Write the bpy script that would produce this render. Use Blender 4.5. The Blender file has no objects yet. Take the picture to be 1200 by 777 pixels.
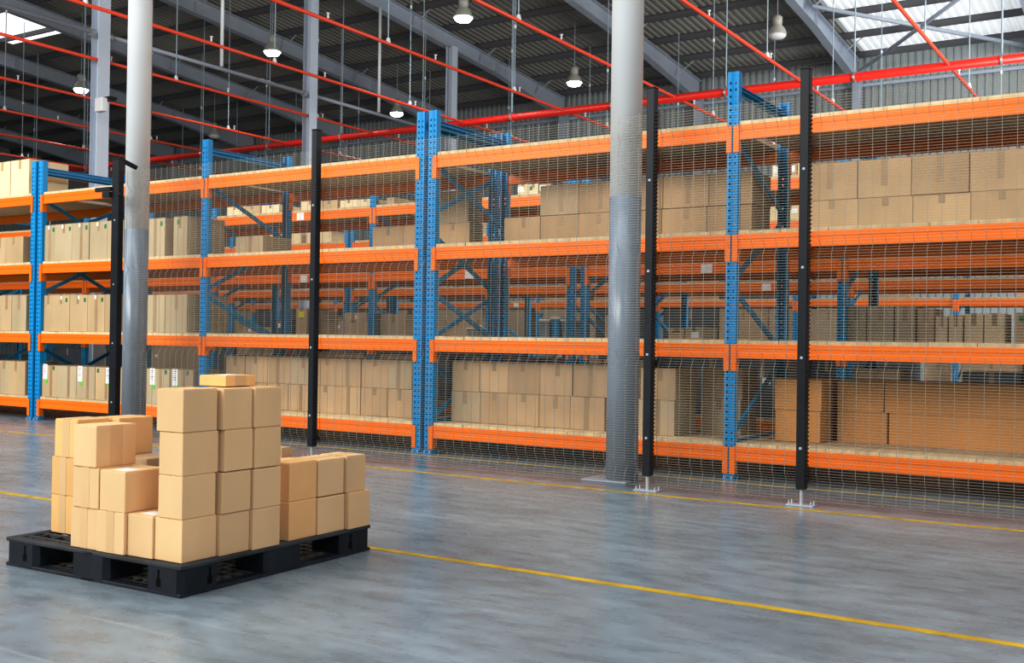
import bpy, math, random
from mathutils import Vector, Matrix
random.seed(7)
scn = bpy.context.scene
COL = scn.collection
scn.view_settings.view_transform = 'Standard'
scn.view_settings.look = 'None'
scn.view_settings.exposure = 0.16
scn.view_settings.use_curve_mapping = True
_cm = scn.view_settings.curve_mapping; _c = _cm.curves[3]
for _p in ((.22,.165),(.5,.51),(.78,.85)): _c.points.new(*_p)
_cm.update()

# ------------------------------------------------------------------ camera
F_PX, YAW, PITCH, ROLL, H = 1255.8, 0.5666, 0.0080, 0.0143, 0.983
f = Vector((-math.sin(YAW)*math.cos(PITCH), math.cos(YAW)*math.cos(PITCH), math.sin(PITCH)))
r0 = Vector((math.cos(YAW), math.sin(YAW), 0)); u0 = r0.cross(f)
RR = r0*math.cos(ROLL)+u0*math.sin(ROLL); UU = -r0*math.sin(ROLL)+u0*math.cos(ROLL)
cd = bpy.data.cameras.new('camera'); cam = bpy.data.objects.new('camera', cd); COL.objects.link(cam)
cd.sensor_width = 36; cd.lens = F_PX/1200*36; cd.clip_start = 0.05; cd.clip_end = 200
m = Matrix.Identity(4)
for i in range(3):
    m[i][0] = RR[i]; m[i][1] = UU[i]; m[i][2] = -f[i]
m[0][3], m[1][3], m[2][3] = 0, 0, H
cam.matrix_world = m; scn.camera = cam

def ray(px, py): return f + RR*((px-600)/F_PX) - UU*((py-388.5)/F_PX)
def at(px, py, Y):            # a pixel of the 1200x777 frame -> (x, z) on the wall-parallel plane at depth Y
    d = ray(px, py); t = Y/d.y
    return t*d.x, H+t*d.z
def atx(px, Y, py=390): return at(px, py, Y)[0]
def atz(px, py, z):
    d = ray(px, py); t = (z-H)/d.z
    return t*d.x, t*d.y

# ------------------------------------------------------------------ materials
def mat(name, col, rough=0.5, metal=0.0, var=0.0, scale=6.0, stretch=(1,1,1), bump=0.0, bscale=40, spec=0.5, emit=None, es=0, coat=0, alpha=None):
    mt = bpy.data.materials.new(name); mt.use_nodes = True
    nt = mt.node_tree; b = nt.nodes['Principled BSDF']
    b.inputs['Base Color'].default_value = (*col, 1); b.inputs['Roughness'].default_value = rough
    b.inputs['Metallic'].default_value = metal; b.inputs['Specular IOR Level'].default_value = spec
    if coat: b.inputs['Coat Weight'].default_value = coat; b.inputs['Coat Roughness'].default_value = 0.15
    if emit: b.inputs['Emission Color'].default_value = (*emit, 1); b.inputs['Emission Strength'].default_value = es
    if var > 0 or bump > 0:
        tc = nt.nodes.new('ShaderNodeTexCoord'); mp = nt.nodes.new('ShaderNodeMapping')
        mp.inputs['Scale'].default_value = stretch
        oi = nt.nodes.new('ShaderNodeObjectInfo')
        ad = nt.nodes.new('ShaderNodeVectorMath'); ad.operation = 'ADD'
        sc = nt.nodes.new('ShaderNodeVectorMath'); sc.operation = 'SCALE'; sc.inputs[3].default_value = 37.0
        cb = nt.nodes.new('ShaderNodeCombineXYZ')
        for k in range(3): nt.links.new(oi.outputs['Random'], cb.inputs[k])
        nt.links.new(cb.outputs[0], sc.inputs[0])
        nt.links.new(tc.outputs['Object'], ad.inputs[0]); nt.links.new(sc.outputs[0], ad.inputs[1])
        nt.links.new(ad.outputs[0], mp.inputs[0])
    if var > 0:
        n = nt.nodes.new('ShaderNodeTexNoise'); n.inputs['Scale'].default_value = scale; n.inputs['Detail'].default_value = 6
        nt.links.new(mp.outputs[0], n.inputs['Vector'])
        rp = nt.nodes.new('ShaderNodeValToRGB')
        rp.color_ramp.elements[0].position = 0.3; rp.color_ramp.elements[1].position = 0.7
        rp.color_ramp.elements[0].color = (*[max(0, c*(1-var)) for c in col], 1)
        rp.color_ramp.elements[1].color = (*[min(1, c*(1+var)) for c in col], 1)
        nt.links.new(n.outputs['Fac'], rp.inputs[0])
        hs = nt.nodes.new('ShaderNodeHueSaturation')
        mr = nt.nodes.new('ShaderNodeMapRange'); mr.inputs[3].default_value = 1-var*0.8; mr.inputs[4].default_value = 1+var*0.8
        nt.links.new(oi.outputs['Random'], mr.inputs[0]); nt.links.new(mr.outputs[0], hs.inputs['Value'])
        nt.links.new(rp.outputs[0], hs.inputs['Color']); nt.links.new(hs.outputs[0], b.inputs['Base Color'])
    if bump > 0:
        n2 = nt.nodes.new('ShaderNodeTexNoise'); n2.inputs['Scale'].default_value = bscale; n2.inputs['Detail'].default_value = 4
        nt.links.new(mp.outputs[0], n2.inputs['Vector'])
        bp = nt.nodes.new('ShaderNodeBump'); bp.inputs['Strength'].default_value = bump; bp.inputs['Distance'].default_value = 0.01
        nt.links.new(n2.outputs['Fac'], bp.inputs['Height']); nt.links.new(bp.outputs[0], b.inputs['Normal'])
    return mt
M = {}
M['fresh'] = mat('cardboard_fresh', (.72,.50,.285), .75, var=.07, scale=3, stretch=(1,1,.4), bump=.08, bscale=6)
M['freshwarm'] = mat('cardboard_warm', (.76,.465,.21), .72, var=.07, scale=3, bump=.08, bscale=6)
M['tan'] = mat('cardboard_tan', (.49,.355,.215), .8, var=.10, scale=4, stretch=(1,1,.4), bump=.1, bscale=8)
M['khaki'] = mat('cardboard_khaki', (.45,.36,.24), .8, var=.10, scale=4, stretch=(1,1,.4), bump=.12, bscale=8)
M['orangebox'] = mat('cardboard_orange_brown', (.56,.29,.085), .75, var=.07, scale=3, bump=.05, bscale=8)
M['light'] = mat('cardboard_light', (.72,.58,.38), .75, var=.06, scale=3)
M['tape'] = mat('packing_tape', (.50,.32,.15), .4, var=.05, scale=8)
M['tapedark'] = mat('packing_tape_rack', (.36,.25,.14), .5, var=.08, scale=8)
M['seam'] = mat('flap_shadow', (.16,.10,.05), .9)
M['paper'] = mat('white_paper', (.85,.85,.83), .6)
M['green'] = mat('green_sticker', (.01,.20,.07), .5)
M['lime'] = mat('lime_sticker', (.10,.65,.02), .5)
M['ink'] = mat('black_print', (.03,.03,.03), .6)
M['yellowp'] = mat('yellow_paper', (.8,.75,.05), .6)
M['blue'] = mat('blue_rack_paint', (.004,.27,.54), .38, var=.06, scale=3, spec=.25)
M['orange'] = mat('orange_rack_paint', (.88,.205,.006), .33, var=.04, scale=2, stretch=(.4,1,1), spec=.25)
M['wood'] = mat('pine_deck', (.62,.49,.31), .75, var=.16, scale=3, stretch=(6,.5,1))
M['wire'] = mat('galvanised_wire', (.34,.32,.26), .5, metal=.2)
M['black'] = mat('black_paint', (.014,.017,.022), .40, var=.2, scale=5, spec=.22)
M['zinc'] = mat('zinc_steel', (.55,.56,.56), .35, metal=.6)
M['steelcol'] = mat('pale_steel_paint', (.62,.68,.76), .5)
M['colwhite'] = mat('white_column_paint', (.80,.82,.83), .4, var=.03, scale=1.5)
M['colgrey'] = mat('grey_column_paint', (.25,.30,.36), .25, var=.10, scale=4, stretch=(1,1,.3), bump=.05)
M['steel'] = mat('grey_steel_paint', (.40,.44,.50), .5, var=.05, scale=1)
M['steeld'] = mat('dark_purlin_paint', (.10,.10,.11), .6)
M['red'] = mat('red_pipe_paint', (.75,.025,.012), .35, coat=.2)
M['redo'] = mat('orange_red_pipe_paint', (.80,.09,.035), .4)
M['rod'] = mat('blue_grey_rod', (.42,.52,.58), .4, metal=.2)
M['whitep'] = mat('white_plastic', (.8,.8,.8), .4)
M['lampm'] = mat('lamp_housing', (.42,.42,.37), .4)
M['lampe'] = mat('lamp_glow', (1,1,1), .5, emit=(.95,.98,1), es=22)
M['pallet'] = mat('black_pallet_plastic', (.010,.014,.022), .5, var=.35, scale=9, bump=.2, bscale=30, spec=.3)
M['pallettop'] = mat('lit_top_pallet_plastic', (.045,.05,.055), .6, var=.4, scale=7, spec=.3)  # top deck: light catching the bar tops is put into this paler colour
M['yellow'] = mat('yellow_floor_paint', (.62,.42,.03), .4, var=.25, scale=9)
M['wall'] = mat('wall_sheet_paint', (.30,.33,.33), .55, var=.05, scale=.4)
M['roof'] = mat('roof_sheet_paint', (.30,.29,.255), .6, var=.12, scale=.3)
M['sky'] = mat('skylight_sheet', (.8,.82,.82), .5, emit=(.93,.97,1), es=.40, var=.0)
M['skyb'] = mat('skylight_bright', (.9,.9,.9), .5, emit=(1,1,.98), es=1.1)
M['grey'] = mat('grey_plastic_crate', (.25,.28,.30), .5, var=.1)
M['palletlow'] = mat('pale_pallet_lattice', (.10,.095,.075), .6, var=.4, scale=7, spec=.3)  # paler, yellower tone for the bottom lattice only
M['slotblack'] = mat('slot_black', (.003,.003,.004), .9, spec=.1)
M['dark'] = mat('dark_wrapped_goods', (.06,.07,.09), .35, var=.2)

# polished concrete
def concrete():
    mt = bpy.data.materials.new('polished_concrete'); mt.use_nodes = True
    nt = mt.node_tree; L = nt.links.new; N = nt.nodes.new; b = nt.nodes['Principled BSDF']
    tc = N('ShaderNodeTexCoord')
    def noise(s, det, st=(1,1,1), rot=0, dist=0):
        mp = N('ShaderNodeMapping'); mp.inputs['Scale'].default_value = st; mp.inputs['Rotation'].default_value = (0,0,rot)
        L(tc.outputs['Object'], mp.inputs[0])
        n = N('ShaderNodeTexNoise'); n.inputs['Scale'].default_value = s; n.inputs['Detail'].default_value = det; n.inputs['Distortion'].default_value = dist
        L(mp.outputs[0], n.inputs['Vector']); return n
    def ramp(src, a, ca, c, cc):
        r = N('ShaderNodeValToRGB'); r.color_ramp.elements[0].position = a; r.color_ramp.elements[1].position = c
        r.color_ramp.elements[0].color = ca; r.color_ramp.elements[1].color = cc; L(src, r.inputs[0]); return r
    n1 = noise(1.1, 8, (1,1.6,1), .4, .6); n2 = noise(5, 8, (1,2.2,1), .1); n3 = noise(30, 4)
    base = ramp(n1.outputs['Fac'], .32, (.190,.238,.275,1), .70, (.270,.325,.365,1))
    mx = N('ShaderNodeMixRGB'); mx.blend_type = 'OVERLAY'; mx.inputs[0].default_value = .45
    L(base.outputs[0], mx.inputs[1]); L(n2.outputs['Fac'], mx.inputs[2])
    mx2 = N('ShaderNodeMixRGB'); mx2.blend_type = 'OVERLAY'; mx2.inputs[0].default_value = .12
    L(mx.outputs[0], mx2.inputs[1]); L(n3.outputs['Fac'], mx2.inputs[2])
    # scratches and pale scuffs
    last = mx2
    for s, st, rot, lo, am in ((1.3,(.3,14,1),.55,.66,.22),(.9,(.35,16,1),-.75,.66,.20),(.8,(.5,3,1),-.2,.60,.14)):
        n = noise(s, 2, st, rot, .15); r = ramp(n.outputs['Fac'], lo, (0,0,0,1), lo+.07, (am,am,am,1))
        k = N('ShaderNodeMixRGB'); k.inputs[2].default_value = (.48,.53,.58,1)
        L(r.outputs[0], k.inputs[0]); L(last.outputs[0], k.inputs[1]); last = k
    L(last.outputs[0], b.inputs['Base Color'])
    rr = ramp(n2.outputs['Fac'], .3, (.24,.24,.24,1), .75, (.34,.34,.34,1)); L(rr.outputs[0], b.inputs['Roughness'])
    b.inputs['Specular IOR Level'].default_value = .6
    bp = N('ShaderNodeBump'); bp.inputs['Strength'].default_value = .06; bp.inputs['Distance'].default_value = .004
    L(n3.outputs['Fac'], bp.inputs['Height']); L(bp.outputs[0], b.inputs['Normal'])
    return mt
M['floor'] = concrete()

# ------------------------------------------------------------------ mesh helpers
class MB:
    def __init__(s): s.v = []; s.f = []; s.mi = []
    def box(s, x0, x1, y0, y1, z0, z1, mi=0):
        n = len(s.v)
        s.v += [(x0,y0,z0),(x1,y0,z0),(x1,y1,z0),(x0,y1,z0),(x0,y0,z1),(x1,y0,z1),(x1,y1,z1),(x0,y1,z1)]
        s.f += [(n,n+3,n+2,n+1),(n+4,n+5,n+6,n+7),(n,n+1,n+5,n+4),(n+1,n+2,n+6,n+5),(n+2,n+3,n+7,n+6),(n+3,n,n+4,n+7)]
        s.mi += [mi]*6; return s
    def cbox(s, x0, x1, y0, y1, z0, z1, c=.004, mi=0):       # chamfered box
        X = (x0,x1); Y = (y0,y1); Z = (z0,z1); idx = {}
        for i in (0,1):
            for j in (0,1):
                for k in (0,1):
                    a = X[i]+(c if i==0 else -c); b = Y[j]+(c if j==0 else -c); d = Z[k]+(c if k==0 else -c)
                    for ax, p in ((0,(X[i],b,d)),(1,(a,Y[j],d)),(2,(a,b,Z[k]))):
                        idx[(i,j,k,ax)] = len(s.v); s.v.append(p)
        def F(*k): s.f.append(tuple(idx[q] for q in k)); s.mi.append(mi)
        for i in (0,1):
            o = [(i,0,0,0),(i,1,0,0),(i,1,1,0),(i,0,1,0)]; F(*(o if i else o[::-1]))
            o = [(0,i,0,1),(1,i,0,1),(1,i,1,1),(0,i,1,1)]; F(*(o[::-1] if i else o))
            o = [(0,0,i,2),(1,0,i,2),(1,1,i,2),(0,1,i,2)]; F(*(o if i else o[::-1]))
        for i in (0,1):
            for j in (0,1):
                F((i,j,0,0),(i,j,1,0),(i,j,1,1),(i,j,0,1)); F((i,0,j,0),(i,1,j,0),(i,1,j,2),(i,0,j,2)); F((0,i,j,1),(1,i,j,1),(1,i,j,2),(0,i,j,2))
                for k in (0,1): F((i,j,k,0),(i,j,k,1),(i,j,k,2))
        return s
    def tube(s, pts, r, n=8, cap=True, mi=0):
        pts = [Vector(p) for p in pts]; rs = r if isinstance(r, (list,tuple)) else [r]*len(pts); rings = []
        for i, p in enumerate(pts):
            t = (pts[min(i+1,len(pts)-1)]-pts[max(i-1,0)]).normalized()
            a = Vector((0,0,1)) if abs(t.z) < .9 else Vector((1,0,0))
            e1 = t.cross(a).normalized(); e2 = t.cross(e1)
            b = len(s.v)
            for k in range(n):
                q = 2*math.pi*(k+.5)/n; s.v.append(tuple(p+(e1*math.cos(q)+e2*math.sin(q))*rs[i]))
            rings.append(b)
        for a, b in zip(rings, rings[1:]):
            for k in range(n):
                s.f.append((a+k, a+(k+1)%n, b+(k+1)%n, b+k)); s.mi.append(mi)
        if cap:
            s.f.append(tuple(rings[0]+k for k in reversed(range(n)))); s.f.append(tuple(rings[-1]+k for k in range(n))); s.mi += [mi]*2
        return s
    def lathe(s, prof, n=32, c=(0,0,0), mi=0):
        rings = []
        for (r, z) in prof:
            b = len(s.v)
            for k in range(n):
                q = 2*math.pi*k/n; s.v.append((c[0]+r*math.cos(q), c[1]+r*math.sin(q), c[2]+z))
            rings.append(b)
        for a, b in zip(rings, rings[1:]):
            for k in range(n): s.f.append((a+k, a+(k+1)%n, b+(k+1)%n, b+k)); s.mi.append(mi)
        s.f.append(tuple(rings[0]+k for k in reversed(range(n)))); s.f.append(tuple(rings[-1]+k for k in range(n))); s.mi += [mi]*2
        return s
    def prism(s, poly, axis, a, b, mi=0):      # polygon in the other two axes, extruded a..b along axis
        n = len(poly); st = len(s.v)
        for t in (a, b):
            for (p, q_) in poly:
                s.v.append({'x':(t,p,q_),'y':(p,t,q_),'z':(p,q_,t)}[axis])
        s.f.append(tuple(st+k for k in range(n))); s.f.append(tuple(st+n+k for k in reversed(range(n)))); s.mi += [mi]*2
        for k in range(n): s.f.append((st+k, st+n+k, st+n+(k+1)%n, st+(k+1)%n)); s.mi.append(mi)
        return s
    def bar(s, p, q_, w, h, mi=0):              # rectangular bar from p to q
        p = Vector(p); q_ = Vector(q_); t = (q_-p).normalized()
        a = Vector((0,0,1)) if abs(t.z) < .95 else Vector((0,1,0))
        e1 = t.cross(a).normalized()*w/2; e2 = e1.cross(t).normalized()*h/2; n = len(s.v)
        for o in (p, q_):
            for u, v in ((-1,-1),(1,-1),(1,1),(-1,1)): s.v.append(tuple(o+e1*u+e2*v))
        s.f += [(n,n+1,n+2,n+3),(n+7,n+6,n+5,n+4)]+[(n+k,n+4+k,n+4+(k+1)%4,n+(k+1)%4) for k in range(4)]; s.mi += [mi]*6
        return s
    def mesh(s, name, mats):
        me = bpy.data.meshes.new(name); me.from_pydata(s.v, [], s.f)
        for k in (mats if isinstance(mats, (list,tuple)) else [mats]): me.materials.append(M[k])
        if any(s.mi): me.polygons.foreach_set('material_index', s.mi)
        import bmesh
        bm = bmesh.new(); bm.from_mesh(me); bmesh.ops.recalc_face_normals(bm, faces=bm.faces); bm.to_mesh(me); bm.free()
        me.update(); return me
    def build(s, name, mats, parent=None, loc=(0,0,0), smooth=False):
        return place(name, s.mesh(name, mats), parent, loc, smooth)
def place(name, me, parent=None, loc=(0,0,0), smooth=False, rz=0):
    o = bpy.data.objects.new(name, me); COL.objects.link(o); o.parent = parent; o.location = loc
    if rz: o.rotation_euler.z = rz
    if smooth and me:
        me.polygons.foreach_set('use_smooth', [len(p.vertices) <= 4 for p in me.polygons]); me.update()
    return o
def tag(o, label=None, cat=None, group=None, kind=None):
    if label: o['label'] = label
    if cat: o['category'] = cat
    if group: o['group'] = group
    if kind: o['kind'] = kind
    return o
def empty(name, loc=(0,0,0), rz=0):
    o = bpy.data.objects.new(name, None); COL.objects.link(o); o.location = loc; o.rotation_euler.z = rz; o.empty_display_size = .1
    return o
ORD = ['first','second','third','fourth','fifth','sixth','seventh','eighth','ninth','tenth','eleventh','twelfth','thirteenth','fourteenth','fifteenth','sixteenth','seventeenth','eighteenth']

# ------------------------------------------------------------------ setting
XW0, XW1, YW, Y0 = -46.0, 9.0, 31.2, -9.0
fl = MB().box(XW0, XW1, Y0, YW, -.12, 0).build('floor', 'floor'); tag(fl, kind='structure')

def corr(mb, fn, a0, a1, b0, b1, per=.2, amp=.035):          # trapezoidal sheet: waves along a, straight along b
    n = int((a1-a0)/per); st = len(mb.v); pr = ((0,0),(.35,0),(.5,1),(.85,1))
    pts = []
    for i in range(n):
        for (t, h) in pr: pts.append((a0+(i+t)*per, h*amp))
    for (a, h) in pts:
        mb.v.append(fn(a, b0, h)); mb.v.append(fn(a, b1, h))
    for i in range(len(pts)-1):
        k = st+2*i; mb.f.append((k, k+2, k+3, k+1)); mb.mi.append(0)
RZ, RS = 8.62, .082                      # rafter underside height at the back wall, slope
def rz(Y): return RZ+RS*(YW-Y)
mb = MB(); corr(mb, lambda a, b, h: (a, YW+h, b), XW0, XW1, 0, 9.3)
wb = mb.build('wall_back', 'wall'); tag(wb, kind='structure')
for k, z in enumerate((8.36, 7.45, 5.9, 4.3, 2.6)):
    MB().box(XW0, XW1, YW-.09, YW-.002, z, z+.09).build('girt', 'steel', wb)
ws = MB(); ws.box(-12.3, XW1, YW-.05, YW-.005, 8.62, 8.78)
ws.build('light_strip', 'skyb', wb)
mb = MB(); corr(mb, lambda a, b, h: (XW0-h, a, b), 4, YW, 0, 12)
wl = mb.build('wall_left', 'wall'); tag(wl, kind='structure')
SH = .62
def roofpt(a, b, h): return (a, b, rz(b)+SH+h)
mb = MB(); corr(mb, roofpt, XW0, -7.9, 3.0, YW+.1); 
corr(mb, roofpt, -7.9, XW1, 3.0, 22.6)
ceil = mb.build('ceiling', 'roof'); tag(ceil, kind='structure')
mb = MB(); corr(mb, roofpt, -7.9, XW1, 22.6, YW+.1); mb.build('skylight_panel', 'sky', ceil)
MB().prism([(16.6,rz(16.6)+SH-.04),(20.0,rz(20.0)+SH-.04),(20.0,rz(20.0)+SH-.01),(16.6,rz(16.6)+SH-.01)],'x',-31.6,-28.6).build('skylight_panel', 'skyb', ceil)
RX = [-8.15-4.82*k for k in range(-3, 8)]
def rafter(X):
    mb = MB()
    def sec(Ya, Yb, da, db):
        za, zb = rz(Ya), rz(Yb)
        mb.prism([(Ya,za+SH-.22-da),(Yb,zb+SH-.22-db),(Yb,zb+SH-.20-db),(Ya,za+SH-.20-da)],'x',X-.11,X+.11)   # lower flange
        mb.prism([(Ya,za+SH-.20-da),(Yb,zb+SH-.20-db),(Yb,zb+SH-.22),(Ya,za+SH-.22)],'x',X-.008,X+.008)
        mb.prism([(Ya,za+SH-.22),(Yb,zb+SH-.22),(Yb,zb+SH-.20),(Ya,za+SH-.20)],'x',X-.11,X+.11)
    sec(3.0, 26.8, .40, .40); sec(26.8, 30.95, .40, .62)
    for Y in (26.8, 20.5, 14.2): mb.prism([(Y-.01,rz(Y)+SH-.62),(Y+.01,rz(Y)+SH-.62),(Y+.01,rz(Y)+SH-.21),(Y-.01,rz(Y)+SH-.21)],'x',X-.1,X+.1)
    return mb
for X in RX: rafter(X).build('rafter', 'steel', ceil)
PY = [YW-.5-1.6*k for k in range(17)]
for Y in PY:
    z = rz(Y)+SH
    mb = MB(); mb.box(XW0, XW1, Y-.008, Y+.008, z-.2, z-.01); mb.box(XW0, XW1, Y-.06, Y+.008, z-.2, z-.185); mb.box(XW0, XW1, Y-.008, Y+.06, z-.02, z-.008)
    mb.build('purlin', 'steeld', ceil)
for X in RX:                                               # fly braces from rafter bottom flange to purlins
    for Y in PY[1:9:2]:
        MB().tube([(X+.08,Y,rz(Y)+.05),(X+.62,Y,rz(Y)+SH-.2)], .018, 6).build('fly_brace', 'steel', ceil)
for X in RX:
    if X < -8.4 or X > -8.0: MB().box(X-.11, X+.11, YW-.36, YW-.1, 0, rz(YW)+.1).build('wall_column', 'steel', wb)
MB().box(-8.26, -8.04, YW-.36, YW-.1, 0, rz(YW)-.1).build('wall_column', 'steel', wb)
for a, b in (((-8.1,31.0),(-3.35,25.0)),((-7.9,25.8),(-3.35,31.0))):
    MB().tube([(a[0],a[1],rz(a[1])+.15),(b[0],b[1],rz(b[1])+.15)], .055, 10).build('wind_brace', 'steel', ceil, smooth=True)

# steel column line with a tie
XC = -17.62
for i, Y in enumerate((12.95, 18.68, 24.35)):
    e = empty('steel_column', (XC, Y, 0))
    tag(e, ['grey steel column at the far left, carrying a small floodlight','grey steel column rising beyond the rack bay with the lone post','grey steel column behind the paired blue uprights in the middle'][i], 'column', 'steel roof columns')
    mb = MB(); mb.box(-.13,.13,-.11,-.098,0.01,rz(Y)); mb.box(-.13,.13,.098,.11,0.01,rz(Y)); mb.box(-.006,.006,-.098,.098,0.01,rz(Y))
    mb.v = [(y_, x_, z_) for (x_, y_, z_) in mb.v]
    mb.build('shaft', 'steelcol', e); MB().cbox(-.22,.22,-.22,.22,0,.02).build('base_plate', 'steel', e)
    for s in (-1, 1): MB().tube([(0,s*.15,6.69),(0,s*.24,6.69)], .07, 12).build('tie_clamp', 'zinc', e)
tb = empty('tie_beam', (XC, 11, 6.70)); tag(tb, 'grey horizontal tie tube linking the steel columns under the roof', 'beam')
for y0, y1 in ((-8,1.7),(2.2,7.43),(7.93,13.1)): MB().tube([(0,y0,0),(0,y1,0)], .042, 12).build('tube', 'steel', tb, smooth=True)
for Y in (15.95, 21.2): MB().tube([(0,Y-11,.05),(0,Y-11,rz(Y)-6.70)], .04, 10).build('drop_post', 'colwhite', tb, smooth=True)
fd = empty('floodlight', (XC-.16, 12.74, 6.02)); tag(fd, 'small white floodlight box clamped to the far left steel column', 'lamp')
x_, z_ = at(122, 124, 12.7)
fd.location = (x_, 12.62, z_)
MB().cbox(-.09,.13,-.06,.06,-.13,.13,.01).build('housing', 'whitep', fd); MB().cbox(-.14,.20,.06,.21,.1,.16,.004).build('bracket', 'black', fd)

# round columns
def round_column(px, label):
    X = atx(px, 6.8, 420); e = empty('round_column', (X, 6.8, 0)); tag(e, label, 'column', 'round columns')
    MB().lathe([(.113,.014),(.113,2.0)], 40).build('grey_shaft', 'colgrey', e, smooth=True)
    MB().lathe([(.1125,2.0),(.1125,rz(6.8)+.3)], 40).build('white_shaft', 'colwhite', e, smooth=True)
    return e
rc1 = round_column(157.5, 'pale round column at left, grey below, beside the gate post')
rc2 = round_column(730.5, 'pale round column at right centre, grey below, behind the mesh')
for e in (rc1, rc2):
    mb = MB(); mb.cbox(-.25,.10,-.14,.13,0,.014,.003); mb.build('base_plate', 'steel', e)

# ------------------------------------------------------------------ racks
D, DEP = 7.362, 1.1915
SZ = [.2422, .9803, 1.7685, 2.556]; DT = .027
PW, PD, ZT = .084, .062, 2.945
def post_mesh(h=ZT):
    mb = MB(); xs = [-PW/2,-.026,-.014,0,.014,.026,PW/2]; ys = [0,0,.002,.007,.002,0,0]
    zs = [0,.04]; holes = []
    z = .04
    while z < h-.05: zs += [z+.017, z+.0485]; holes.append(len(zs)-3); z += .0485
    zs.append(h)
    b = len(mb.v)
    for z in zs:
        for x, y in zip(xs, ys): mb.v.append((x,y,z))
    for j in range(len(zs)-1):
        for i in range(6):
            if j in holes and i in (1,4): continue
            k = b+j*7+i; mb.f.append((k,k+1,k+8,k+7)); mb.mi.append(0)
    for sx in (-1,1):
        x = sx*PW/2; n = len(mb.v)
        mb.v += [(x,0,0),(x,PD,0),(x,PD,h),(x,0,h),(x-sx*.018,PD,0),(x-sx*.018,PD,h)]
        mb.f += [(n,n+1,n+2,n+3),(n+1,n+4,n+5,n+2)]; mb.mi += [0,0]
    return mb.mesh('upright', 'blue')
POST = post_mesh()
FOOT = MB().cbox(-.055,.055,-.02,.09,0,.008,.002).mesh('foot_plate', 'blue')
FOOTB = MB().tube([(0,0,.008),(0,0,.03)], .009, 6).tube([(.055,0,.008),(.055,0,.03)], .009, 6).mesh('anchor_bolt','zinc')
def beam_prof(y):                # stepped box beam, front face at y
    return [(y,-.105),(y-.0,-.070),(y+.003,-.066),(y+.003,-.040),(y,-.036),(y,-.004),(y+.004,0),(y+.030,0),(y+.030,-.022),(y+.048,-.022),(y+.048,-.105)]
_bm = {}
def beam_mesh(L, simple=False):
    k = (round(L,3), simple)
    if k not in _bm:
        _bm[k] = MB().prism(beam_prof(0), 'x', 0, L).mesh('beam', 'orange')
    return _bm[k]
def conn_mesh(side):             # L-shaped end plate wrapping the post, side=+1 when the post is on its -x side
    mb = MB(); s = side
    mb.cbox(*sorted((s*-.038, s*.003)), -.006, -.002, -.198, -.004, .001)
    mb.cbox(*sorted((s*-.0005, s*.004)), -.006, .055, -.198, -.002, .001)
    return mb.mesh('end_connector', 'orange')
CONN = {1: conn_mesh(1), -1: conn_mesh(-1)}
HOOK = MB().tube([(0,-.008,-.06),(0,-.0055,-.06)], .007, 8).tube([(0,-.008,-.155),(0,-.0055,-.155)], .007, 8).mesh('hook_bolt', 'steeld')
_dk = {}
def deck_mesh(L, dep):
    k = (round(L,3), round(dep,3))
    if k not in _dk:
        mb = MB(); x = 0; rr = random.Random(int(L*1000))
        while x < L-.02:
            w = min(rr.choice((.34,.30,.36,.09,.22)), L-x); dz = rr.uniform(-.003,.003)
            mb.box(x+.0015, x+w-.0015, rr.uniform(.0,.006), dep, 0, DT+dz*.5-.001); x += w
        _dk[k] = mb.mesh('shelf_deck', 'wood')
    return _dk[k]
def rack(label, xs, Y, full=True, braces='down', levels=SZ, group=None, dep=DEP, flip=()):
    e = empty('pallet_rack', (xs[0], Y, 0)); tag(e, label, 'rack', group)
    for i, X in enumerate(xs):
        x = X-xs[0]
        for rear in (0, 1):
            p = place('upright', POST, e, (x, dep-.0 if rear else 0, 0), rz=math.pi if rear else 0)
            place('foot_plate', FOOT, p); 
            if full: place('anchor_bolt', FOOTB, p, (-.027, -.012, 0))
        yf, yr = PD*.6, dep-PD*.6
        mb = MB(); mb.box(x-.02, x+.02, yf, yr, 2.83, 2.835); mb.box(x-.02, x-.016, yf, yr, 2.80, 2.87); mb.box(x-.02, x+.006, yf, yr, 2.865, 2.87); mb.box(x-.02,x+.006,yf,yr,2.80,2.805)
        mb.build('top_tie', 'blue', e)
        z = [2.50, 2.08, 1.45, .97, .33] if i not in flip else [2.08, 2.50, .97, 1.45, .33]
        zz = [(2.50,2.02),(1.98,1.44),(1.38,.92),(.86,.30)]
        for k, (za, zb) in enumerate(zz):
            fr = (k % 2 == 0) ^ (i in flip)
            a = (x, yf if fr else yr, za); b = (x, yr if fr else yf, zb)
            MB().bar(a, b, .02, .038).build('brace', 'blue', e)
        MB().box(x-.01, x+.01, yf, yr, .24, .28).build('brace', 'blue', e)
    for i in range(len(xs)-1):
        a = xs[i]-xs[0]+PW/2+.002; L = xs[i+1]-xs[i]-PW-.004
        for s in levels:
            for rear in (0,1):
                b = place('beam', beam_mesh(L), e, (a, .004, s) if not rear else (a+L, dep-.004, s), rz=math.pi if rear else 0)
                if full or not rear:
                    place('end_connector', CONN[1], b, (0,-.004,0)); place('end_connector', CONN[-1], b, (L,-.004,0))
            place('shelf_deck', deck_mesh(L, dep-.024), e, (a, .006, s))
    return e
bL = 2.7
L0 = -11.048; L1, L2 = L0+bL, L0+2*bL; R0 = -5.519; R1 = R0+bL; R2 = R1+bL; R3 = R2+bL
G1 = 'pallet racks of the front row'
rack('blue and orange pallet rack at far left, past the round column', [L0-.129-2*bL, L0-.129-bL, L0-.129], D, group=G1, flip=(2,))
rack('blue and orange pallet rack left of the paired centre uprights', [L0, L1, L2], D, group=G1, flip=(2,))
rack('blue and orange pallet rack right of the paired centre uprights', [R0, R1, R2], D, group=G1)

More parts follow.
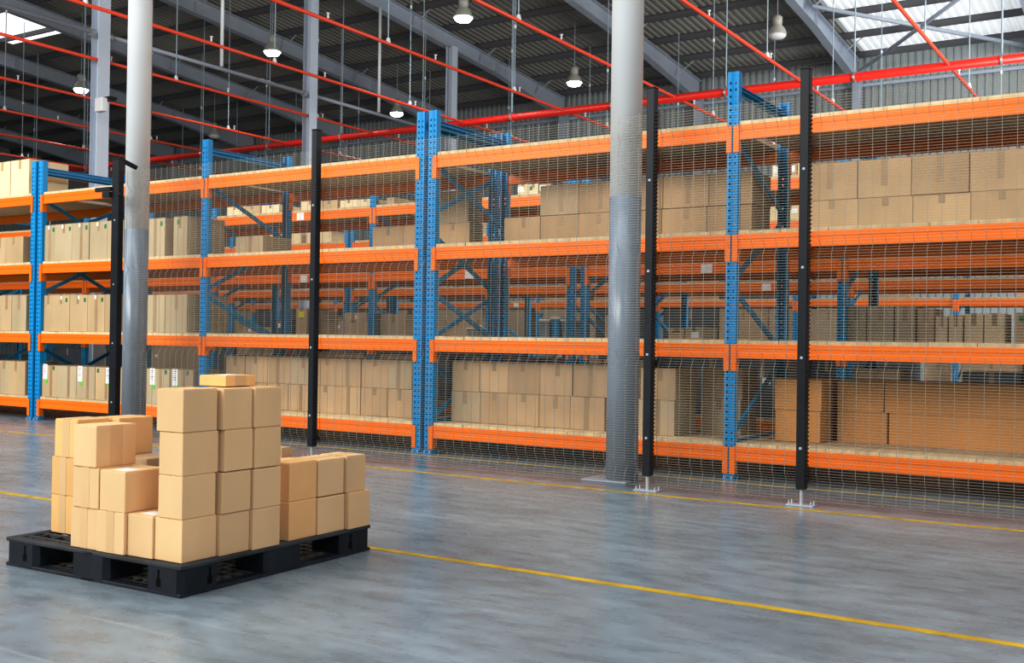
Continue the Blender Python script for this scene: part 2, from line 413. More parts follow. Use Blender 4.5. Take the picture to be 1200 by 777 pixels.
def X3(px, Y): return atx(px, Y, 330)
Y2 = 9.95
a2 = X3(668.5, Y2); b2 = X3(684.5, Y2)
rack('second-row pallet rack seen through the left half of the front rack', [a2-4*bL*1.015, a2-3*bL*1.015, a2-2*bL*1.015, a2-bL*1.015, a2], Y2, False, group='pallet racks of the second row')
rack('second-row pallet rack seen through the right half of the front rack', [b2, b2+bL, b2+2*bL, b2+3*bL], Y2, False, group='pallet racks of the second row')
Y3 = 13.45; p3 = X3(405, Y3)
x3 = [p3+bL*k for k in range(-4, 7)]
rack('third-row pallet rack in the dark, left part', x3[:5], Y3, False, group='pallet racks of the third row')
x3b = [x3[4]+.13+bL*k for k in range(7)]
rack('third-row pallet rack in the dark, right part', x3b, Y3, False, group='pallet racks of the third row')
Y4 = 18.95; p4 = X3(624, Y4)
x4 = [p4+bL*k for k in range(-6, 6)]
rack('fourth-row pallet rack furthest back, left part', x4[:6], Y4, False, group='pallet racks of the fourth row')
x4b = [x4[5]+.13+bL*k for k in range(7)]
rack('fourth-row pallet rack furthest back, right part', x4b, Y4, False, group='pallet racks of the fourth row')

# ------------------------------------------------------------------ cartons
_cm = {}
def carton_mesh(w, d, h, mt, flapdir=0):
    k = (round(w,3), round(d,3), round(h,3), mt, flapdir)
    if k in _cm: return _cm[k]
    mb = MB(); t = .003
    mb.cbox(-w/2, w/2, 0, d, 0, h-t, .0018)
    if flapdir == 0:
        for y0, y1 in ((.002, d/2-.0015), (d/2+.0015, d-.002)): mb.cbox(-w/2+.002, w/2-.002, y0, y1, h-t, h, .001)
    else:
        for x0, x1 in ((-w/2+.002, -.0015), (.0015, w/2-.002)): mb.cbox(x0, x1, .002, d-.002, h-t, h, .001)
    _cm[k] = mb.mesh('carton', mt); return _cm[k]
NAMEMAT = {'fresh':'light brown','freshwarm':'warm orange-tan','tan':'tan','khaki':'greyish tan','orangebox':'orange-brown','light':'pale tan','dark':'dark grey'}
def carton(x0, x1, y0, d, z0, h, mt, label, group, tape=None, stickers=(), flap=0, rzz=0.0, parent=None):
    w = x1-x0
    o = place('carton', carton_mesh(w, d, h, mt, flap), None, ((x0+x1)/2, y0, z0), rz=rzz)
    tag(o, label, 'box', group)
    if tape:
        tm, frac, fl = tape
        tw = .042 if w > .12 else .03
        mb = MB(); mb.box(-tw/2, tw/2, -.0009, -.0002, h*(1-fl), h-.001)
        mb.box(-tw/2, tw/2, -.0009, d+.0009, h+.0001, h+.0008)
        if frac: mb.v = [(v[0]+frac*w, v[1], v[2]) for v in mb.v]
        mb.build('tape', tm, o)
    for st in stickers: sticker(o, w, d, h, *st)
    return o
def sticker(o, w, d, h, kind, fx, fz):
    x = -w/2+fx*w; z = h*fz
    if kind == 'green':
        MB().box(x-.017, x+.017, -.0014, -.0004, z-.022, z+.022).build('green_label', 'green', o)
    elif kind == 'tag':
        MB().box(x-.013, x+.013, -.0014, -.0004, z-.02, z+.02).build('paper_tag', 'paper', o)
    elif kind == 'label':
        l = MB().box(x-.038, x+.038, -.0014, -.0004, z-.085, z+.085).build('paper_label', 'paper', o)
        mb = MB()
        for k in range(5): mb.box(x-.028, x+.018-.006*(k%3), -.0020, -.0016, z+.06-.022*k, z+.065-.022*k)
        mb.build('print_lines', 'ink', l)
        mb = MB(); mb.lathe([(.022,0),(.022,.0008)], 18); mb.v = [(v[0]+x+.022, -.003+v[2], v[1]+z-.105) for v in mb.v]
        mb.build('round_sticker', 'lime', o)
    elif kind == 'white':
        MB().box(x-.04, x+.04, -.0014, -.0004, z-.03, z+.03).build('paper_label', 'paper', o)
    elif kind == 'yellow':
        MB().box(x-.05, x+.05, -.0014, -.0004, z-.05, z+.03).build('yellow_label', 'yellowp', o)
    elif kind == 'print':
        mb = MB()
        for k in range(4): mb.box(x-.04+.022*k, x-.028+.022*k, -.0014, -.0004, z-.01, z+.014)
        mb.build('printed_marks', 'ink', o)
CNT = {}
def run(edges, top, level, Yb, bay, mt='tan', d=.42, tier=None, z0=None, tape='auto', stick=None, gap=.004, yj=.012, lim=None):
    """a row of cartons: edges are pairs / a list of frame columns, top a frame point on the top edge."""
    zb = SZ[level]+DT+.001 if z0 is None else z0
    zt = at(top[0], top[1], Yb)[1]
    h = zt-zb
    prs = edges if isinstance(edges[0], tuple) else list(zip(edges, edges[1:]))
    sh = ['bottom shelf','second shelf','third shelf','top shelf'][level]
    py = top[1]
    out = []
    nm = bay+sh+str(tier)
    for i, (a, b) in enumerate(prs):
        x0, x1 = atx(a, Yb, py+20), atx(b, Yb, py+20)
        if bay == BA: x0 = max(x0, L0+PW/2+.006)
        m_ = mt if isinstance(mt, str) else mt[i % len(mt)]
        n = CNT.get(nm, 0); CNT[nm] = n+1
        od = ORD[n] if n < len(ORD) else 'last'
        tr = {'l':' of lower tier', 'u':' of upper tier', None:''}[tier]
        lab = f"{NAMEMAT[m_]} carton, {od} from left{tr}, {sh}, {bay}"
        tp = None
        if tape == 'auto': tp = ('tapedark', random.uniform(-.06,.06), random.choice((.25,.3,.98,.4)))
        elif tape: tp = tape
        st = stick[i] if stick and i < len(stick) else ()
        out.append(carton(x0+gap/2, x1-gap/2, Yb+random.uniform(0, yj), d, zb, h, m_, lab, f"cartons on the {sh}, {bay}", tp, st, flap=0))
    return zt
Yb = 7.56
BA = 'bay crossed by left column'; BB = 'bay with lone black post'; BC = 'bay crossed by right column'; BD = 'right-hand bay'; BE = 'bay at left edge'
BC2 = 'right of right column'
gt = lambda a, b: (('green', a, .86), ('tag', b, .93))
# bottom shelf
YA = 7.385
run([-20,0,9,29.5], (20,423.5), 0, YA, BE, ('tan','khaki'))
run([44,65.6,89.3,111,132,150], (65,428.5), 0, YA, BA, ('tan','khaki','khaki','tan','tan'), stick=[(('label',.22,.80),('green',.8,.92)),(),(('label',.2,.78),),(('green',.15,.9),('label',.72,.76)),()], tape=('tapedark',.12,.98))
run([(171.5,199),(199.5,226)], (199,433), 0, YA, BA, 'khaki', d=.6, stick=[(('label',.25,.78),('green',.82,.92)),(('label',.2,.78),('green',.75,.92))], tape=('tapedark',.1,.98))
zt = run([263,287,312.6,337,366.6,393,422,453,482], (360,451), 0, 7.6, BB, 'tan', tier='l')
run([264,286.5,312.6,339,369,393.7,422.5,454,482.5], (360,418.8), 0, 7.6, BB, ('tan','tan','tan','khaki'), tier='u', z0=zt+.001)
zt = run([528,562,595,631.6,668,708.7], (595,461), 0, 7.58, BC, ('khaki','tan','tan','tan','tan'), tier='l')
run([529,561.3,595.5,632.6,670.7,712], (595,424.6), 0, 7.58, BC, 'tan', tier='u', z0=zt+.001)
zt = run([(747,790)], (790,469.5), 0, 7.53, BC2, 'khaki', tier='l', d=.42)
run([(749.7,791.4)], (791,432), 0, 7.53, BC2, 'tan', tier='u', z0=zt+.001, d=.42)
zt = run([(821,868)], (840,467.5), 0, 7.97, BC2, 'khaki', tier='l', d=.35)
run([(823,870)], (840,431.5), 0, 7.97, BC2, 'tan', tier='u', z0=zt+.001, d=.35)
zt = run([(907.5,961)], (935,481.3), 0, 7.73, BD, 'orangebox', tier='l', d=.5, tape=None)
run([(907.3,963)], (935,444.5), 0, 7.73, BD, 'orangebox', tier='u', z0=zt+.001, d=.5, tape=None)
zt = run([980,1040.5,1215], (1100,487), 0, 7.97, BD, 'orangebox', tier='l', d=.45, tape=None, gap=.012)
run([980,1035.5,1213], (1100,449.3), 0, 7.97, BD, 'orangebox', tier='u', z0=zt+.001, d=.45, tape=None, gap=.012)
# second shelf
run([-12,0,13,30], (20,346), 1, YA, BE, ('khaki','tan'))
run([46,61.3,81,101.8,122,142], (90,345.5), 1, YA, BA, 'tan', stick=[(),gt(.82,.5),gt(.85,.5),gt(.85,.45),gt(.85,.45)])
run([(171,192.4),(193.3,219)], (200,345), 1, YA, BA, ('khaki','khaki'), d=.55)
# third shelf
run([-8,5,27], (15,277.5), 2, YA, BE, ('tan','tan'))
run([46,64,84,104,124.7,144], (90,261.3), 2, YA, BA, 'khaki', stick=[gt(.85,.4),gt(.88,.45),gt(.85,.45),gt(.9,.45),()])
run([(171,192.4),(202.5,219)], (200,254.3), 2, YA, BA, 'khaki', d=.50, stick=[(('green',.8,.85),),(('green',.35,.86),)])
run([(275,307.5)], (290,276.5), 2, 7.62, BB, 'khaki', d=.4)
zt = run([436,472,511,550], (480,264), 2, 8.3, BB, 'tan', tier='l', d=.23, yj=.004)
run([(500,549)], (530,223.5), 2, 8.3, BB, 'khaki', tier='u', z0=zt+.001, d=.23, yj=.004)
zt = run([590,632.5,677.5,720,774.5,827.5,880.5], (827,241.7), 2, 7.92, BC, 'tan', tier='l', tape=('tapedark',.05,.35))
run([632.7,678,724,776.8,830.6,882], (830,203), 2, 7.92, BC, ('khaki','tan','tan','tan','tan'), tier='u', z0=zt+.001, tape=('tapedark',.05,.9))
zt = run([944,1005.3,1069.5,1137.5,1212], (1069,228.8), 2, 7.56, BD, 'tan', tier='l', tape=('tapedark',.0,.3))
run([941,1004.6,1068,1136,1210], (1068,183), 2, 7.56, BD, 'tan', tier='u', z0=zt+.001, tape=('tapedark',.0,.7))
# top shelf, left edge
xa, xb = at(34, 210, 7.5)[0], at(12, 210, 7.5)[0]
zt_ = at(34, 186, 7.5)[1]
for k, (a, b) in enumerate(((12.5,34),(-7,12),(-30,-7.5))):
    o = carton(atx(a,7.5,210)+.003, atx(b,7.5,210)-.003, 7.5, .52, SZ[3]+DT+.001, zt_-SZ[3]-DT, 'light', ['big pale carton on the top shelf at left, its side facing right','pale carton on the top shelf, second from the corner one','pale carton on the top shelf cut by the frame edge'][k], 'pale cartons on the top shelf', ('tape',.0,.25))
    if k == 0:
        w = atx(b,7.5,210)-atx(a,7.5,210)
        x = w/2
        MB().box(x+.0004, x+.0014, .06, .13, .12, .36).build('paper_label', 'paper', o)
        MB().box(x+.0003, x+.0011, .135, .5, .20, .27).build('tape', 'tape', o)
# second row
def bg(boxes, level, Y, rowname, mts, d=.4, stickers=None):
    for i, (a, b, top) in enumerate(boxes):
        x0, x1 = atx(a, Y, top+10), atx(b, Y, top+10); zb = SZ[level]+DT+.001; zt = at((a+b)/2, top, Y)[1]
        if zt-zb < .05: zt = zb+.12
        nm = rowname+str(level); n = CNT.get(nm, 0); CNT[nm] = n+1
        m_ = mts[i % len(mts)]
        sh = ['bottom shelf','second shelf','third shelf','top shelf'][level]
        st = stickers[i] if stickers and i < len(stickers) else ()
        carton(x0+.003, x1-.003, Y+.08+random.uniform(0,.04), d, zb, zt-zb, m_, f"{NAMEMAT[m_]} carton, {ORD[n]} from left on the {sh} of the {rowname}", f"cartons on the {sh} of the {rowname}", ('tapedark',0,.4), st)
bg([(258,276,240),(277,298,240),(299,320,239),(346,368,234),(369,390,234),(391,412,233),(413,431,232),(446,455,230),(600,612,214),(613,625.5,214),(626.5,640,214)], 3, Y2, 'second rack row', ('light','tan','light'), stickers=[(),(),(),(),(),(),(),(),(('white',.3,.55),),(('green',.3,.6),),(('white',.3,.6),)])
bg([(900,914,191),(915,930,190),(931,946,189)], 3, Y2, 'second rack row', ('light','tan'), stickers=[(('white',.5,.6),),(('white',.5,.6),),()])
bg([(316,330,374),(341,354,361),(355,364,364)], 1, Y2, 'second rack row', ('dark','tan','khaki'), stickers=[(('white',.5,.6),),(('yellow',.5,.8),),(('white',.5,.6),)])
bg([(396,416.5,366),(417.5,431.5,366),(440,468,367.5),(703,722,370),(778,797,384),(798,819,383),(989,1012,358),(1013,1045,358),(1046,1070,359),(1071,1092,361),(1093,1108,370),(1109,1126,369),(1127,1150,367),(1151,1176,367),(1186,1215,366)], 1, Y2, 'second rack row', ('tan','tan','khaki','freshwarm','tan','khaki','khaki','khaki','khaki','tan','light','light','light','light','tan'),
   stickers=[(('print',.5,.6),('tag',.7,.8)),(('tag',.7,.85),),(),(('print',.6,.3),),(('print',.5,.7),),(('green',.5,.8),('white',.6,.4)),(),(),(),(),(),(),(),(),(('green',.3,.8),)])
# random fill of the dark rows behind
def fill(xs, Y, level, rowname, p=.8, hmin=.15, hmax=.4, mts=('tan','khaki','tan','light'), xlim=(-1e9,1e9), wr=(.28,.5), cap=200):
    r = random.Random(int(Y*100)+level); n = 0
    for a, b in xs:
        x = a+.07
        hh = r.uniform(hmin, hmax)
        while x < b-.4:
            w = min(r.uniform(*wr), b-.07-x)
            if r.random() < .25: hh = r.uniform(hmin, hmax)
            if r.random() < p and xlim[0] < x < xlim[1] and n < min(cap, 18):
                m_ = r.choice(mts); nm = rowname+str(level); k = CNT.get(nm, 0); CNT[nm] = k+1; n += 1
                if k >= len(ORD): break
                sh = ['bottom shelf','second shelf','third shelf','top shelf'][level]
                st = []
                if r.random() < .35: st.append(('white', .6, .6))
                if r.random() < .15: st.append(('green', .3, .75))
                carton(x, x+w, Y+.08+r.uniform(0,.06), .4, SZ[level]+DT+.001, hh, m_, f"{NAMEMAT[m_]} carton, {ORD[k]} from left on the {sh} of the {rowname}", f"cartons on the {sh} of the {rowname}", ('tapedark',0,.35), st)
            x += w+r.choice((.01,.01,.02,.15))
XS2 = [(a2-2*bL*1.015, a2-bL*1.015), (a2-bL*1.015, a2), (b2, b2+bL), (b2+bL, b2+2*bL)]
XS3 = list(zip(x3[1:5], x3[2:5]))+list(zip(x3b, x3b[1:6])); XS4 = list(zip(x4[2:6], x4[3:6]))+list(zip(x4b, x4b[1:6]))
fill(XS2, Y2, 0, 'second rack row', .9, .3, .60, ('dark','tan','khaki','dark'), wr=(.4,.6))
fill(XS3, Y3, 1, 'third rack row', .9, .12, .40, ('tan','khaki','tan'), wr=(.38,.6))
fill(XS3, Y3, 3, 'third rack row', .6, .12, .3, ('light','tan'), wr=(.5,.8))
fill(XS3, Y3, 0, 'third rack row', .95, .4, .6, ('dark','tan'), wr=(.7,1.0))
fill(XS4, Y4, 1, 'fourth rack row', .97, .6, .68, ('tan','khaki','dark'), wr=(.8,1.2))
fill(XS4, Y4, 2, 'fourth rack row', .7, .3, .55, ('tan','khaki','dark'), wr=(.8,1.2))
fill(XS4, Y4, 0, 'fourth rack row', .95, .45, .66, ('dark','tan'), wr=(.9,1.2))
# a few odd goods seen between the shelves
def goods(px0, px1, ptop, level, Y, m_, label, group='small goods on the second shelf'):
    x0, x1 = atx(px0, Y, ptop+8), atx(px1, Y, ptop+8); zb = SZ[level]+DT+.001; zt = at(px0, ptop, Y)[1]
    w, h, d = x1-x0, max(.08, zt-zb), .3
    e = empty('storage_tub', ((x0+x1)/2, Y+.1, zb)); tag(e, label, 'tub', group)
    mb = MB(); n = len(mb.v); t = .85
    mb.v += [(-w/2*t,.02,0),(w/2*t,.02,0),(w/2*t,d-.02,0),(-w/2*t,d-.02,0),(-w/2,0,h*.88),(w/2,0,h*.88),(w/2,d,h*.88),(-w/2,d,h*.88)]
    mb.f += [(0,3,2,1),(4,5,6,7),(0,1,5,4),(1,2,6,5),(2,3,7,6),(3,0,4,7)]; mb.mi += [0]*6
    mb.build('tub', m_, e); MB().cbox(-w/2-.008,w/2+.008,-.008,d+.008,h*.88,h,.004).build('lid', 'whitep' if m_ != 'whitep' else 'grey', e)
goods(626,638,374,1,9.98,'grey','grey tub left of the blue one beyond the centre rack')
goods(640,650,371,1,9.98,'blue','blue tub between two grey ones beyond the centre rack')
goods(652,663,374,1,9.98,'grey','grey tub beside the dim paired uprights')
goods(541,556,384,1,9.98,'grey','low grey tub behind the crossed braces')

# ------------------------------------------------------------------ pallet with cartons
PX, PYY, PR = -3.1815, 2.7223, .0264
PWU, PLV, PH = 1.06, 1.13, .119
cu, su = math.cos(PR), math.sin(PR)
def pl(u, v): return (PX-u*cu-v*su, PYY-u*su+v*cu)       # u to the left (-x), v into depth
pe = empty('pallet', (*pl(PWU, 0), 0), PR); tag(pe, 'black plastic pallet on the floor loaded with stacked cartons', 'pallet')
W, Lp = PWU, PLV
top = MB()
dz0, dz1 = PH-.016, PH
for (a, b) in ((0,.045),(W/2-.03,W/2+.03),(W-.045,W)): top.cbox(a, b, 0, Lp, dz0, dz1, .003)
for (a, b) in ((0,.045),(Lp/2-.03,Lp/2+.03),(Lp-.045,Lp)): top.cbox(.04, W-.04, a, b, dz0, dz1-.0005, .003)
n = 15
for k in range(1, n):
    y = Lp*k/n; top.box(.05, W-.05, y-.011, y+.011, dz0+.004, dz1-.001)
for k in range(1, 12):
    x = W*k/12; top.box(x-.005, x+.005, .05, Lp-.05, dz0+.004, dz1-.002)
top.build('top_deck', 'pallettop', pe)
bot = MB()
for (a, b) in ((0,.06),(W/2-.04,W/2+.04),(W-.06,W)): bot.cbox(a, b, 0, Lp, 0, .014, .003)
for (a, b) in ((0,.06),(Lp/2-.04,Lp/2+.04),(Lp-.06,Lp)): bot.cbox(.05, W-.05, a, b, 0, .0135, .003)
bot.build('bottom_frame', 'pallet', pe)
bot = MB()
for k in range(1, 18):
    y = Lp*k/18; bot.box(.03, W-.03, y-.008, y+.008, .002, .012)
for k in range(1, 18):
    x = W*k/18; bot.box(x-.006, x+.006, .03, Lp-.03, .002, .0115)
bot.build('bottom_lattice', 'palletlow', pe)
for i, (x0, x1) in enumerate(((0,.20),(W/2-.11,W/2+.11),(W-.20,W))):
    for j, (y0, y1) in enumerate(((0,.20),(Lp/2-.11,Lp/2+.11),(Lp-.20,Lp))):
        mb = MB(); c = .022
        poly = [(x0+c,y0),(x1-c,y0),(x1,y0+c),(x1,y1-c),(x1-c,y1),(x0+c,y1),(x0,y1-c),(x0,y0+c)]
        mb.prism(poly, 'z', .012, dz0+.001)
        blk = mb.build('block', 'pallet', pe)
        if i != 1 and j != 1:
            sx = (x0+x1)/2+(.03 if i==0 else -.02)
            fy = (y0-.0012, y0+.002) if j==0 else (y1-.002, y1+.0012)
            MB().box(sx-.012, sx+.012, *fy, .030, .060).box(sx-.005, sx+.005, *fy, .058, .096).build('slot', 'slotblack', blk)
            sy = (y0+y1)/2+(.045 if j==0 else -.045)
            fx = (x1-.002, x1+.0012) if i==2 else (x0-.0012, x0+.002)
            MB().box(*fx, sy-.012, sy+.012, .030, .060).box(*fx, sy-.005, sy+.005, .058, .096).build('slot', 'slotblack', blk)
S = .164
def pbox(u, v, w, d, z, h, mt, label, tape=None, tapeside=None, lab=None, rot=0, group='cartons on the black pallet', shade=None):
    """u: distance of the right face from pallet's right edge, v: front face; w leftwards, d into depth."""
    x, y = pl(u+w/2, v)
    o = place('carton', carton_mesh(w, d, h, mt, 1), None, (x, y, z), rz=PR+rot); tag(o, label, 'box', group)
    tw = .045
    mb = MB()
    mb.box(-tw/2, tw/2, -.0008, d+.0008, h+.0001, h+.0006)
    mb.box(-tw/2, tw/2, -.0008, -.0002, h*.0+.001 if tape == 'full' else h*.72, h)
    if tape: mb.build('tape', 'fresh' if mt != 'freshwarm' else 'freshwarm', o).data.materials[0] = M['tapel']
    if tapeside:
        MB().box(w/2+.0002, w/2+.0008, d/2-.03, d/2+.03, 0.002 if tapeside=='full' else h*.45, h-.001).build('side_tape', 'tapel', o)
    if lab:
        MB().box(w/2-.10, w/2-.015, .02, .09, h+.0008, h+.0014).build('paper_label', 'paper', o)
    return o
M['tapel'] = mat('clear_brown_tape', (.68,.465,.26), .5, var=.04, scale=6)
z1 = PH+.001
g = .0008
# tall stack (three columns, four tiers)
tj = [[(.036,.036,.150,.174),(.212,.158),(.373,.156)],
      [(.036,.034,.132,.168),(.215,.155),(.376,.155)],
      [(.037,.034,.130,.180),(.226,.152),(.381,.150)],
      [(.036,.032,.146,.172),(.216,.155),(.375,.154)]]
TN = ['bottom', 'second', 'third', 'top']
for t in range(4):
    z = z1+t*(S+g)
    u, v, w, d = tj[t][0]
    pbox(u, v, w, d, z, S, 'fresh', f'light brown carton, {TN[t]} of the tall stack at the near pallet corner', tape=None)
    for c, nm in ((1,'middle'),(2,'right')):
        v, d = tj[t][c]; uu = (.012,.0)[c-1]+random.uniform(0,.008)
        pbox(uu, v, .165, d, z, S-(.003 if t%2 else 0), 'fresh', f'light brown carton, {TN[t]} one in the {nm} column of the tall stack', group='cartons on the black pallet')
zt4 = z1+4*(S+g)
pbox(.092, .30, .15, .165, zt4, .044, 'freshwarm', 'flat orange-tan box lying on top of the tall stack', lab=True, tapeside='full')
# right group, two tiers by three
for t in range(2):
    for c, (v, d) in enumerate((((.600,.172),(.776,.178),(.960,.150)), ((.604,.172),(.782,.172),(.958,.132)))[t]):
        pbox((.018,.012,-.008)[c] if t == 0 else (.022,.018,.004)[c], v, .165, d, z1+t*(S+g), S-(.0,.004,.0)[c], ('freshwarm','fresh','fresh')[c] if t == 0 else ('freshwarm','fresh','fresh')[c], f'light brown carton, {("near","middle","far")[c]} one in the {("lower","upper")[t]} tier of the low right stack', tape=True)
pbox(.205, .75, .16, .07, z1, .37, 'tan', 'narrow brown carton standing behind the low right stack')
# left group
for c, (u, v, w, d) in enumerate(((.503,.020,.162,.16),(.335,.014,.164,.16),(.189,.028,.143,.16))):
    pbox(u, v, w, d, z1, S, 'fresh', f'light brown carton in the bottom row left of the tall stack, {("leftmost","middle","rightmost")[c]}', tape='full' if c < 2 else None, lab=(c == 2))
pbox(.492, .016, .158, .17, z1+S+g, S, 'fresh', 'light brown carton second in the left stack, under the topmost one', tape='full')
pbox(.335, .016, .150, .205, z1+S+g, S-.004, 'fresh', 'light brown carton with white label on its top, beside the tall stack', lab=True)
pbox(.505, .012, .140, .195, z1+2*(S+g), S+.003, 'fresh', 'light brown carton topmost on the left stack, side seam facing right', tapeside='full', lab=False)
# orange stack behind
for t in range(3):
    pbox(.845 if t == 2 else .862, .18, .150, .165, z1+t*(S+g), S, 'freshwarm', f'orange-tan carton, {("bottom","middle","top")[t]} of the stack at the pallet left rear', tape='full')
    if t > 0 or True:
        pbox(.80, .36, .150, .185, z1+t*(S+g), S, 'freshwarm', f'orange-tan carton {("at the bottom","in the middle","on top")[t]} of the column behind the rear left stack', tape=True)
pbox(.60, .34, .17, .17, z1, S, 'freshwarm', 'brown carton low in the gap between the left and tall stacks')
pbox(.60, .345, .17, .17, z1+S+g, S, 'tan', 'brown carton in the gap between the left and tall stacks')

# ------------------------------------------------------------------ mesh fence
FY = 6.511
def fence_panel(x0, x1, label):
    e = empty('mesh_panel', ((x0+x1)/2, FY, 0)); tag(e, label, 'fence panel', 'wire mesh panels')
    z0, z1 = .03, 2.50; folds = (.135,.869,1.590,2.330); hw = .052; dp = .034
    def off(z):
        for c in folds:
            if abs(z-c) < hw: return dp*(1-abs(z-c)/hw)
        return 0
    cx = (x0+x1)/2; V = MB(); P_ = .0786; n = int((x1-x0)/P_)
    zs = [z0]
    for c in folds: zs += [c-hw, c, c+hw]
    zs.append(z1+.02)
    for k in range(n+1):
        x = x0-cx+ (x1-x0-n*P_)/2 + k*P_
        V.tube([(x, off(z), z) for z in zs], .0016, 4, cap=False)
    V.build('vertical_wires', 'wire', e)
    Hh = MB(); k = 0; z = z0
    while z < z1:
        Hh.tube([(x0-cx, off(z)-.004, z), (x1-cx, off(z)-.004, z)], .0011, 3, cap=False); z += .0169
    Hh.build('horizontal_wires', 'wire', e)
def fence_post(x, label, w=.056, zt=2.66):
    e = empty('fence_post', (x, FY-.045, 0)); tag(e, label, 'post', 'black fence posts')
    mb = MB(); mb.cbox(-w/2, w/2, -.03, .03, .10, zt, .004)
    mb.build('tube', 'black', e)
    r = MB(); z = .14
    while z < 2.5: r.box(w/2-.001, w/2+.009, -.02, .02, z, z+.009); z += .0169*1.5
    r.build('notched_rail', 'black', e)
    MB().cbox(-w/2-.002, w/2+.002, -.032, .032, zt, zt+.008, .002).build('cap', 'black', e)
    MB().tube([(0,0,.008),(0,0,.12)], .013, 10).build('screw_jack', 'zinc', e)
    p = MB().cbox(-.085,.085,-.045,.045,0,.008,.002).build('base_plate', 'steel', e)
    for sx in (-.068,.068):
        for sy in (-.030,.030): MB().tube([(sx,sy,.008),(sx,sy,.03)], .007, 6).build('bolt', 'zinc', p)
    for z in (.35, .9, 1.45, 2.05): MB().cbox(-.009,.009,-.035,-.029,z-.008,z+.008,.002).build('clip', 'steel', e)
    return e
p0 = (at(142.5,250,FY)[0]); p1 = -6.018; p2 = -3.036; p3 = -2.008; p4 = .97
fence_post(p1, 'black fence post standing alone left of the paired uprights')
fence_post(p2, 'black fence post just right of the right round column')
fence_post(p3, 'black fence post furthest right, before the orange-brown cartons')
fence_post(p4, 'black fence post beyond the right edge')
e0 = fence_post(p0, 'black gate post with brackets beside the left round column', w=.10, zt=2.62)
MB().tube([(0,0,2.61),(.0,.0,2.63),(.06,.16,2.56)], .022, 12).build('stay_tube', 'black', e0, smooth=True)
za, zb = at(120, 221, FY-.08)[1], at(133, 225, FY-.08)[1]
MB().cbox(-.27,-.045,-.055,-.02,za-.03,za+.008,.004).build('latch_arm', 'black', e0)
MB().cbox(-.15,-.045,-.065,-.02,zb-.05,zb+.005,.004).build('latch_arm', 'black', e0)
MB().cbox(.045,.10,-.05,-.02,zb-.035,zb-.02,.003).build('latch_tab', 'black', e0)
fence_panel(p0+.06, p1-.035, 'wire mesh panel between the gate post and the lone post')
fence_panel(p1+.035, p2-.035, 'wire mesh panel spanning the paired centre uprights')
fence_panel(p2+.035, p3-.035, 'narrow wire mesh panel between the two right posts')
fence_panel(p3+.035, p4-.035, 'wire mesh panel running off to the right')

# ------------------------------------------------------------------ floor paint
def line(y, w, x0, x1, label):
    mb = MB(); mb.box(x0, x1, y-w/2, y+w/2, .0005, .0015); tag(mb.build('floor_marking', 'yellow'), label, 'floor marking', 'yellow floor lines')
line(3.895, .048, XW0, XW1, 'yellow painted line crossing the open floor behind the pallet')
line(6.32, .05, XW0, XW1, 'yellow painted line along the foot of the mesh fence')
line(7.24, .045, -8.4, XW1, 'yellow painted line under the front edge of the racks')

# ------------------------------------------------------------------ sprinkler pipes, rods, lamps
YM, ZM = 21.0, 6.17
mp = empty('main_pipe', (-20, YM, ZM)); tag(mp, 'thick red sprinkler main running across the hall above the racks', 'pipe')
MB().tube([(XW0+20,0,0),(XW1+20,0,0)], .085, 20).build('pipe', 'red', mp, smooth=True)
for k in range(17):
    X = -34.4+2.62*k
    h = MB(); h.tube([(X+20,0,.12),(X+20,0,rz(YM)+SH-ZM-.02)], .014, 6); 
    ho = h.build('hanger_rod', 'rod', mp)
    MB().lathe([(.105,-.02),(.105,.02)], 16, (0,0,0)).build('clevis', 'zinc', ho, (X+20,0,.0)).rotation_euler = (0, math.pi/2, 0)
BX = [-3.86,-6.60,-9.33,-12.05,-14.82,-17.6,-20.6,-23.55,-26.4,-29.3,-32.2,-35.1]
for i, X in enumerate(BX):
    zb_ = 6.2
    e = empty('branch_pipe', (X, 20, zb_)); tag(e, f'thin red sprinkler branch pipe, {ORD[i]} from the right', 'pipe', 'sprinkler branch pipes')
    MB().tube([(0,-20+5,0),(0,10.6,-.02)], .032, 10).build('pipe', 'redo', e, smooth=True)
    for Y in (10.6, 14.73, 18.9, 23.1, 27.3):
        ro = MB().tube([(0,Y-20,.03),(0,Y-20,rz(Y)+SH-zb_-.02)], .012, 6).build('hanger_rod', 'rod', e)
        MB().tube([(0,Y-20,.0),(0,Y-20,.09)], [.05,.03], 8).build('pipe_clip', 'whitep', ro)
        zc = 1.2+(i*37 % 10)*.12
        MB().tube([(0,Y-20,zc),(0,Y-20,zc+.07)], .026, 8).build('rod_coupler', 'whitep', ro)
    for Y in (7.3, 10.25, 13.17, 16.13, 19.1, 22.0, 24.9, 27.8):
        MB().tube([(0,Y-20,.03),(0,Y-20,.10),(0,Y-20,.105),(0,Y-20,.12)], [.018,.014,.03,.03], 8).build('sprinkler_head', 'whitep', e)

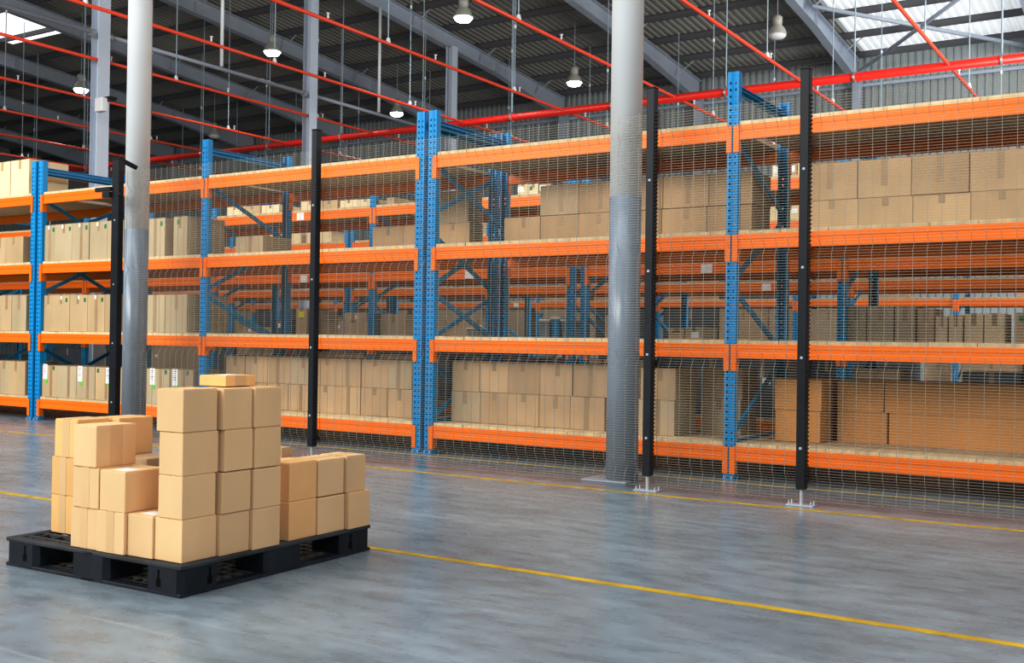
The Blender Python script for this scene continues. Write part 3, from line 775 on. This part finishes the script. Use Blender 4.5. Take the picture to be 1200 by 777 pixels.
LP = [((543,17),19.1,'brightest high-bay lamp at the top centre'),((465,129),26.0,'high-bay lamp just above the paired centre uprights'),((673,93),25.4,'high-bay lamp left of the right round column'),((319,57),19.0,'high-bay lamp right of the left round column'),((95,101),19.2,'high-bay lamp near the left edge beside the steel column'),((911,37),23.7,'unlit high-bay lamp at upper right near the bright roof'),((251,155),25.9,'dim distant high-bay lamp above the left uprights')]
for (px, py), Y, lab in LP:
    x_, z_ = at(px, py+4, Y)
    e = empty('high_bay_lamp', (x_, Y, z_)); tag(e, lab, 'lamp', 'high-bay lamps')
    MB().lathe([(.215,0),(.21,.03),(.16,.15),(.10,.22),(.095,.26),(.11,.27),(.11,.40),(.06,.44),(.02,.46)], 24).build('housing', 'lampm', e, smooth=True)
    lit = 'unlit' not in lab and 'dim' not in lab
    MB().lathe([(.06,-.10),(.15,-.075),(.19,-.03),(.20,.002)], 24).build('lens', 'lampe' if lit else 'whitep', e, smooth=True)
    MB().tube([(0,0,.45),(0,0,rz(Y)+SH-z_-.03)], .009, 6).build('suspension_rod', 'steel', e)
    if lit:
        ld = bpy.data.lights.new('bay_light', 'SPOT'); ld.energy = 250; ld.spot_size = 2.5; ld.spot_blend = .6; ld.shadow_soft_size = .2
        lo = bpy.data.objects.new('bay_light', ld); COL.objects.link(lo); lo.location = (x_, Y, z_-.1)

# ------------------------------------------------------------------ light
w = bpy.data.worlds.new('world'); scn.world = w; w.use_nodes = True
w.node_tree.nodes['Background'].inputs[0].default_value = (.93,.97,1,1); w.node_tree.nodes['Background'].inputs[1].default_value = .33
def area(loc, target, sx, sy, en, col=(1,1,1)):
    ld = bpy.data.lights.new('area_light', 'AREA'); ld.shape = 'RECTANGLE'; ld.size = sx; ld.size_y = sy; ld.energy = en; ld.color = col
    lo = bpy.data.objects.new('area_light', ld); COL.objects.link(lo); lo.location = loc
    lo.rotation_euler = (Vector(target)-Vector(loc)).to_track_quat('-Z', 'Y').to_euler()
area((-9,-6.5,6.6), (-6,7.3,1.0), 12, 4.5, 1450, (1,.98,.95))
area((-15,-1,6.5), (-12,7.5,1.2), 8, 4, 380, (1,.98,.96))
area((3.5,0.5,6.0), (-3,5,1.0), 4, 4, 260, (1,.99,.97))
area((-9,4.6,8.8), (-9,5.6,0), 22, 2.5, 560, (.95,.98,1))
area((4.5,19,4.0), (-9,27,9), 6, 6, 1900)  # up-light added out of view at right to brighten the roof there

# paper location labels on the beams behind
racks = {}
for o in COL.objects:
    if o.name.startswith('pallet_rack'): racks[o.name] = o
def beam_label(px, py, Y):
    x, z = at(px, py, Y)
    best = [o for o in racks.values() if abs(o.location.y-Y) < .05 and o.location.x < x]
    r_ = max(best, key=lambda o: o.location.x); lx = x-r_.location.x
    z = min(SZ, key=lambda q: abs(q-.05-z))-.053
    MB().box(lx-.06, lx+.06, -.001, .0035, z-.045, z+.045).build('beam_label', 'paper', r_)
for px, py, Y in ((352,255,Y2),(356,327,Y2),(550,324,Y2),(828,322,Y2),(898,338,Y3),(605,345,Y4)): beam_label(px, py, Y)
